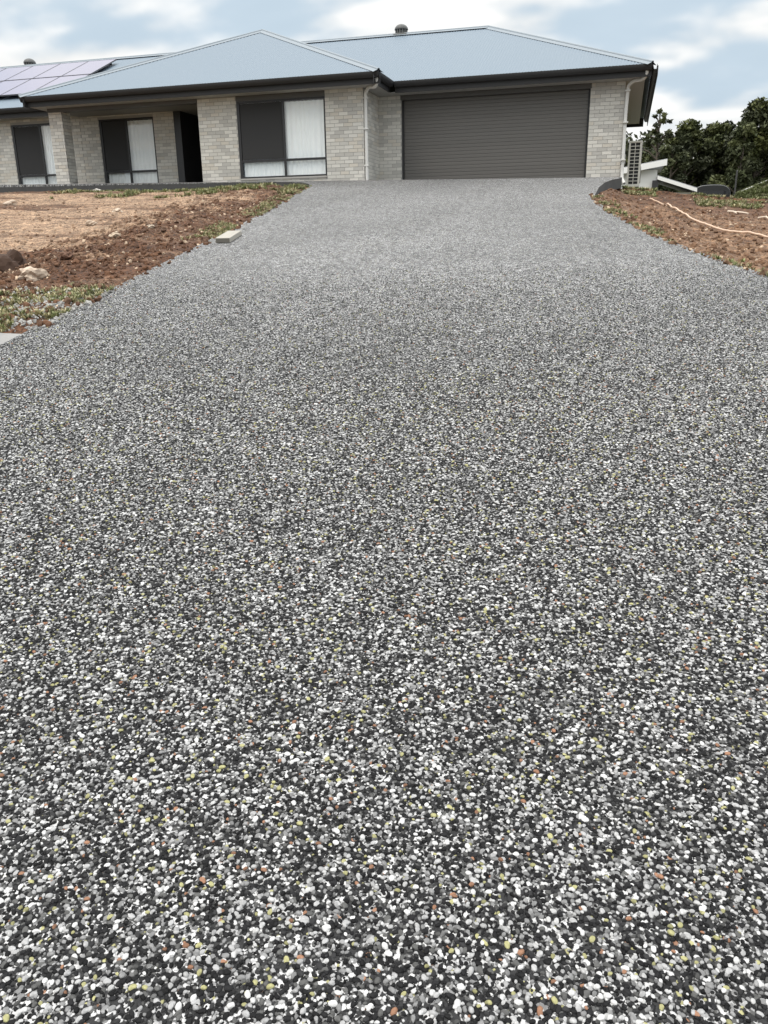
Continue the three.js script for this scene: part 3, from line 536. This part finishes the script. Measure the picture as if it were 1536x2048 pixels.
tree(12, 9.6, -41, 6.3, 2.0, 0.15, 70, 220, 0.15, 'bushy_tree', 'broad dark green tree right of the tall sparse one, above the white carport roof');
tree(13, 11.6, -42, 6.2, 1.9, 0.15, 70, 220, 0.15, 'bushy_tree', 'rounded dark tree in the middle of the row, behind the parked car');
tree(14, 13.9, -40, 7.2, 2.2, 0.12, 85, 220, 0.15, 'bushy_tree', 'tallest wide dark tree at the right edge of the picture');
tree(15, 16.8, -41, 8.2, 2.6, 0.12, 85, 200, 0.16, 'bushy_tree', 'large dark tree beyond the right edge of the row');
tree(16, 12.7, -38, 5.6, 1.5, 0.12, 50, 200, 0.15, 'young_tree', 'lower lighter green tree in front of the tallest dark tree', [[0.06, 0.075, 0.025], [0.075, 0.085, 0.03], [0.045, 0.055, 0.02]]);
tree(17, 8.4, -37, 4.6, 1.4, 0.1, 50, 200, 0.15, 'young_tree', 'low dense tree rising just above the white house roof', [[0.05, 0.062, 0.022], [0.06, 0.07, 0.025], [0.038, 0.048, 0.018]]);
{ // wood that reads as one mass behind and beneath the row
  const R = rng(71), cl = [];
  for (let i = 0; i < 620; i++) { const x = lerp(-12, 40, R()), z = -44 - R() * 8, hh = 6.0 + 1.6 * fbm(x * 0.25, 3, 2, 9); cl.push([x, base(x, z) + 0.4 + R() * (hh + 1.2), z, 0.9 + 0.7 * R()]); }
  for (let i = 0; i < 300; i++) { const x = lerp(8, 20, R()), z = -42.5 - R() * 2; cl.push([x, base(x, z) + 0.4 + R() * (5.6 + 0.13 * (x - 8)), z, 0.8 + 0.6 * R()]); }
  for (let i = 0; i < 380; i++) { const x = lerp(6, 20, R()), z = -36 - R() * 5; cl.push([x, base(x, z) + 0.3 + R() * 2.6, z, 0.7 + 0.5 * R()]); }
  const w = part('bushland', leaves(R, cl, 110, 0.23, DG), leafMat, null); w.userData.kind = 'stuff'; tag(w, 'dark bushland massed behind the row of trees', 'bushland');
}
let bankGrass;
// grassy bank with a pale rail climbing it
{
  const crestY = (x) => 0.14 + table([[9.9, -0.06], [10.05, 0], [11.15, 0.42], [14.05, 1.3], [18, 1.6]], x);
  const bankY = (x, z) => lerp(base(x, z), crestY(x) + 0.05 * (fbm(x * 2, z * 2, 3, 271) - 0.5), sstep(-9.5, -14, z) * (1 - sstep(-16.5, -20, z)) * sstep(9.5, 10.05, x));
  struct('grassy_bank', sheet(range(9.4, 18, 0.2), range(-20.2, -9.4, 0.2), bankY, (x, z) => grassTone(x, z).map((v) => v * 0.75), 0.5), mat(1, 1, 1, 1, { map: dirtMap, vertexColors: true }));
  bankGrass = bankY;
  const rail = thing('pipe_rail', 'thin pale pipe rail climbing the grassy bank at the right edge', 'rail', [10.05, 0.14, -13.9]);
  part('top_rail', [bar([0, 0.06, 0], [1.1, 0.5, 0], 0.022), bar([1.1, 0.5, 0], [4, 1.38, 0], 0.022)], mat(0.55, 0.55, 0.52, 0.5), rail);
  for (const [px, py] of [[0.06, 0.08], [2.4, 0.89], [3.9, 1.34]]) part('post', bar([px, py - 0.6, 0], [px, py, 0], 0.022), mat(0.55, 0.55, 0.52, 0.5), rail);
  const post = thing('fence_post', 'thin dark post standing beyond the dirt crest beside the parked car', 'post', [9.95, -1.4, -14.3]);
  part('post', bx(-0.03, 0.03, 0, 2.4, -0.03, 0.03, 0.005), mat(0.05, 0.05, 0.05, 0.7), post); part('post_cap', new THREE.ConeGeometry(0.045, 0.05, 4).rotateY(0.785).translate(0, 2.425, 0), mat(0.05, 0.05, 0.05, 0.7), post);
}

// weeds, grass and clods (countless: stuff)
const MM = new THREE.Matrix4(), QQ = new THREE.Quaternion(), EE = new THREE.Euler(), PP = new THREE.Vector3(), SS = new THREE.Vector3(), CC = new THREE.Color();
function tuft(seed, blades, h, spread) {
  const R = rng(seed), pos = [];
  for (let i = 0; i < blades; i++) {
    const f = R() * 6.2832, l = h * (0.5 + 0.7 * R()), o = spread * (0.3 + R()), w = 0.006 + 0.006 * R(), c = Math.cos(f), s = Math.sin(f), bx0 = c * spread * 0.3 * R(), bz0 = s * spread * 0.3 * R();
    const p = [[bx0 - s * w, 0, bz0 + c * w], [bx0 + s * w, 0, bz0 - c * w], [bx0 + c * o * 0.45 + s * w * 0.8, l * 0.65, bz0 + s * o * 0.45 - c * w * 0.8], [bx0 + c * o * 0.45 - s * w * 0.8, l * 0.65, bz0 + s * o * 0.45 + c * w * 0.8], [bx0 + c * o, l, bz0 + s * o]];
    for (const k of [0, 1, 2, 0, 2, 3, 3, 2, 4]) { pos.push(...p[k]); }
  }
  const g = new THREE.BufferGeometry(); g.setAttribute('position', new THREE.Float32BufferAttribute(pos, 3)); g.computeVertexNormals(); return g;
}
function scatter(name, label, category, geo, m, list) {
  const im = new THREE.InstancedMesh(geo, m, list.length);
  list.forEach((s, i) => { EE.set(s.tx ?? 0, s.turn, s.tz ?? 0); QQ.setFromEuler(EE); PP.set(s.x, s.y, s.z); SS.set(s.sx, s.sy ?? s.sx, s.sz ?? s.sx); im.setMatrixAt(i, MM.compose(PP, QQ, SS)); im.setColorAt(i, CC.setRGB(...s.c)); });
  im.name = numbered(name); im.userData = { kind: 'stuff', label, category }; im.castShadow = im.receiveShadow = true; scene.add(im); return im;
}
{
  const R = rng(303), A = [], B = [];
  const put = (arr, x, z, s, dry) => { const k = 0.7 + 0.6 * R(), c = R() < dry ? [0.42, 0.38, 0.23] : [0.19, 0.21, 0.09]; arr.push({ x, y: Math.max(soil(x, z), x > edgeL(z) && x < edgeR(z) ? D(x, z) : -9) - 0.01, z, turn: R() * 6.28, sx: s * (0.6 + 0.8 * R()), sy: s * (0.5 + 0.8 * R()), c: c.map((v) => v * k) }); };
  for (let i = 0; i < 4200; i++) { const z = 2.1 + Math.pow(R(), 1.4) * 3.6, x = lerp(-8.6, edgeL(z) - 0.05, Math.pow(R(), 0.75)); if (fbm(x * 1.1, z * 1.3, 3, 61) > 0.38 + 0.05 * (z - 2)) put(A, x, z, 1.0, 0.3); }
  for (let i = 0; i < 900; i++) { const z = 1.95 + R() * 0.8, x = lerp(-14, -3, R()); if (fbm(x * 0.9, z, 3, 66) > 0.5) put(A, x, z, 0.8, 0.4); }
  for (let i = 0; i < 3000; i++) { const z = lerp(3, 17.3, Math.sqrt(R())), e = Math.abs(R() + R() - 1) * 0.5 - 0.06, x = edgeL(z) - e; if (fbm(x * 1.4, z * 0.7, 3, 63) > 0.49) put(A, x, z, 0.55, 0.5); }
  for (let i = 0; i < 2200; i++) { const z = lerp(15.6, 17.33, Math.sqrt(R())), x = edgeL(z) + 0.04 - Math.pow(R(), 1.5) * (0.5 + 2.2 * sstep(15.5, 17.3, z)); if (fbm(x * 2, z * 2, 3, 64) > 0.36) put(A, x, z, 0.6, 0.55); }
  for (let i = 0; i < 1100; i++) { const z = lerp(2.2, 15, R()), e = Math.abs(R() + R() - 1) * 0.36 - 0.05, x = edgeR(z) + e; if (z > 6.5 && fbm(x * 1.4, z * 0.9, 3, 67) > 0.5) put(B, x, z, 0.6, 0.4); }
  for (let i = 0; i < 500; i++) { const z = lerp(-0.3, 2.4, R()), x = lerp(5.75, 6.5, R()); put(B, x, z, 0.9, 0.3); }
  for (let i = 0; i < 900; i++) { const z = lerp(0.3, 3.4, R()), x = lerp(7.3, 9.6, R()); if (fbm(x * 1.2, z * 0.8, 3, 69) > 0.47) put(B, x, z, 0.9, 0.4); }
  for (let i = 0; i < 1500; i++) { const z = lerp(-14.6, -11, R()), x = lerp(9.9, 13.5, R()), k = 0.7 + 0.6 * R(); B.push({ x, y: bankGrass(x, z) - 0.01, z, turn: R() * 6.28, sx: 1.6, sy: 1 + R(), c: [0.15 * k, 0.17 * k, 0.07 * k] }); }
  const g = tuft(5, 16, 0.075, 0.06), gm = mat(1, 1, 1, 0.8);
  scatter('grass', 'weedy green and straw grass along the slab edge and the left side of the driveway', 'grass', g, gm, A);
  scatter('grass', 'thin green weeds along the right edge of the driveway and by the house corner', 'grass', g, gm, B);
}
const lump = (seed, det = 1, rough = 0.55) => { const g = new THREE.IcosahedronGeometry(1, det), p = g.attributes.position, q = new THREE.Vector3(); for (let i = 0; i < p.count; i++) { q.fromBufferAttribute(p, i); const k = 1 + rough * (noise(q.x * 1.7 + seed + q.z * 0.8, q.y * 1.7 + q.z * 1.1, seed) - 0.5) + rough * 0.5 * (noise(q.x * 4 + seed, q.y * 4 + q.z * 3, seed + 3) - 0.5); q.multiplyScalar(k); p.setXYZ(i, q.x, q.y, q.z); } g.computeVertexNormals(); const h = tidy(g); h.deleteAttribute('uv'); return h; };
{
  const R = rng(505), A = [], B = [];
  const put = (arr, x, z, s) => { const pale = R() < 0.12 && s < 0.034, k = 0.7 + 0.6 * R(), c = pale ? [0.46, 0.35, 0.25] : [0, 1, 2].map(((t, q) => (i) => lerp(q[i] * 0.42, [0.07, 0.036, 0.02][i] + 0.25 * t * q[i], 0.6))(R(), soilColour(x, z))); arr.push({ x, y: Math.max(soil(x, z), x > edgeL(z) && x < edgeR(z) ? D(x, z) : -9) + s * 0.12, z, turn: R() * 6.28, tx: R(), tz: R(), sx: s, sy: s * (0.5 + 0.35 * R()), sz: s * (0.6 + 0.5 * R()), c: c.map((v) => v * k) }); };
  for (let i = 0; i < 14000; i++) { const z = lerp(2.2, 17.3, Math.sqrt(R())), bank = R() < 0.6, x = bank ? edgeL(z) + 0.12 - Math.pow(R(), 0.8) * 2.4 : edgeL(z) - 0.1 - R() * 9; if (x < -14.5) continue; put(A, x, z, 0.008 + 0.034 * Math.pow(R(), 4.5) * (bank ? 1.1 : 0.8)); }
  for (let i = 0; i < 9000; i++) { const z = lerp(0.3, 16, Math.sqrt(R())), x = edgeR(Math.max(z, 2.2)) - 0.08 + Math.pow(R(), 1.3) * 6; if (x > 13.8 || (z < 6 && x < edgeR(Math.max(z, 1.5)) + 0.12)) continue; put(B, x, z, 0.008 + 0.038 * Math.pow(R(), 4.5)); }
  for (let i = 0; i < 1500; i++) { const x = lerp(-14, -2.6, R()), z = 1.97 + Math.pow(R(), 1.6) * 0.9, k = 0.1 + 0.25 * R(), q = 0.012 + 0.028 * Math.pow(R(), 2); A.push({ x, y: soil(x, z) + 0.004, z, turn: R() * 6.28, tx: R(), tz: R(), sx: q, sy: q * 0.7, sz: q * 0.85, c: [k, k * 0.98, k * 0.95] }); }
  for (let i = 0; i < 1300; i++) { const z = lerp(15.8, 17.3, R()), x = edgeL(z) + 0.08 - Math.pow(R(), 1.4) * 1.6, k = 0.12 + 0.3 * R(), q = 0.008 + 0.02 * Math.pow(R(), 2); A.push({ x, y: Math.max(soil(x, z), x > edgeL(z) ? D(x, z) : -9) + 0.003, z, turn: R() * 6.28, tx: R(), tz: R(), sx: q, sy: q * 0.7, sz: q * 0.85, c: [k, k * 0.98, k * 0.93] }); }
  const g = lump(3, 1, 0.85), m = mat(1, 1, 1, 0.95);
  scatter('dirt_clods', 'brown clods and small stones strewn over the dirt left of the driveway', 'dirt clods', g, m, A);
  scatter('dirt_clods', 'reddish clods and small stones strewn over the dirt right of the driveway', 'dirt clods', g, m, B);
}

// rocks one can pick out
function rock(x, z, s, flat, c, label, seed) {
  const o = part('rock', lump(seed, 3, 0.95), mat(c[0], c[1], c[2], 0.95, { bumpMap: dirtBump, bumpScale: 0.01 }), null);
  o.position.set(x, soil(x, z) + s * flat * 0.45, z); o.scale.set(s, s * flat, s * 0.85); o.rotation.y = seed; return tag(o, label, 'rock');
}
rock(-0.92, 14.5, 0.15, 0.95, [0.05, 0.027, 0.017], 'dark brown clod, the tallest lump at the left edge of the picture', 21);
rock(0.0, 15.35, 0.115, 0.62, [0.52, 0.42, 0.33], 'pale sandy rock lying nearest the driveway, below the dark brown clod', 22);
rock(-0.47, 14.1, 0.075, 0.8, [0.13, 0.07, 0.045], 'small dark clod right of the tall brown clod', 23);
rock(-0.9, 12.38, 0.075, 0.6, [0.5, 0.4, 0.3], 'small pale stone midway along the churned bank', 24);
rock(-2.6, 10.4, 0.09, 0.5, [0.42, 0.33, 0.25], 'flat tan stone on the smooth graded dirt', 25);
rock(-3.3, 8.5, 0.08, 0.6, [0.5, 0.41, 0.32], 'pale stone farther back on the smooth dirt, towards the window', 26);
rock(-6.95, 6.9, 0.13, 0.5, [0.46, 0.37, 0.29], 'wide pale stone at the far left of the graded dirt', 27);
rock(-0.67, 11.8, 0.06, 0.6, [0.46, 0.38, 0.3], 'little pale stone on the bank just left of the timber offcut', 28);
rock(-7.4, 3.0, 0.11, 0.6, [0.6, 0.57, 0.53], 'whitish stone against the slab under the porch window', 29);

// timber offcut on the driveway edge
{
  const ax = 0.85, az = 12.64, bx2 = 0.68, bz = 11.9, dx = bx2 - ax, dz = bz - az, L = Math.hypot(dx, dz), o = thing('timber_offcut', 'short pale timber offcut lying on the left edge of the driveway', 'timber', [(ax + bx2) / 2, D(0.765, 12.27) + 0.008, (az + bz) / 2], Math.atan2(dx, dz));
  const grain = grainTexture(256, 9, (u, v) => { const k = 0.82 + 0.25 * (fbm(u * 40, v * 3, 4, 121) - 0.5) + 0.1 * (noise(u * 90, v * 8, 122) - 0.5); return [k, k * 0.98, k * 0.94]; });
  o.lookAt(new THREE.Vector3(ax, D(ax, az) + 0.008, az));
  part('board', new RoundedBoxGeometry(0.19, 0.06, L, 2, 0.005).translate(0, 0.03, 0), mat(0.42, 0.405, 0.37, 0.85, { map: grain }), o);
  part('end_grain', [bx(-0.088, 0.088, 0.006, 0.054, L / 2 - 0.001, L / 2 + 0.002)], mat(0.15, 0.14, 0.12, 0.95), o);
}
// hose over the right-hand dirt
{
  const pts = [[6.34, 3.2], [6.58, 4.3], [6.63, 5.2], [6.57, 6.2], [6.63, 6.97], [6.78, 8.15], [7.0, 9.3], [7.21, 10.06], [7.43, 10.34], [7.62, 10.5], [7.8, 11.0], [8.4, 12.2]], R = rng(9), curve = new THREE.CatmullRomCurve3(pts.map(([x, z]) => new THREE.Vector3(x, 0, z))), P = [];
  for (let i = 0; i <= 70; i++) { const p = curve.getPoint(i / 70), x = p.x + (i < 22 ? 0.02 : 0.006) * (R() - 0.5), z = p.z; let y = 0; for (const [a, b] of [[0, 0], [0, 0.12], [0, -0.12], [0, 0.24], [0, -0.24]]) y = Math.max(y, relief(x + a, z + b)); P.push([x, base(x, z) + y + 0.032, z]); }
  tag(part('hose', tube(P, 0.0145, 220, 7), mat(0.60, 0.43, 0.31, 0.6), null), 'pale peach coloured hose winding over the reddish dirt right of the driveway', 'hose');
}
// sticks
[[7.88, 4.9, 8.03, 5.6, 'short pale stick, the farther of two beside the far grass'], [7.68, 5.6, 7.78, 6.05, 'short pale stick, the nearer of two beside the far grass'], [8.02, 7.05, 8.12, 7.65, 'pale broken stick at the right edge of the picture above the hose']].forEach(([x0, z0, x1, z1, l], i) => {
  const s = part('stick', [bar([x0, soil(x0, z0) + 0.04, z0], [(x0 + x1) / 2 + 0.02, soil((x0 + x1) / 2, (z0 + z1) / 2) + 0.05, (z0 + z1) / 2], 0.022, 6, 0.018), bar([(x0 + x1) / 2 + 0.02, soil((x0 + x1) / 2, (z0 + z1) / 2) + 0.05, (z0 + z1) / 2], [x1, soil(x1, z1) + 0.035, z1], 0.018, 6, 0.012)], mat(0.6, 0.5, 0.4, 0.9), null); tag(s, l, 'stick');
});

renderer.render(scene, camera);
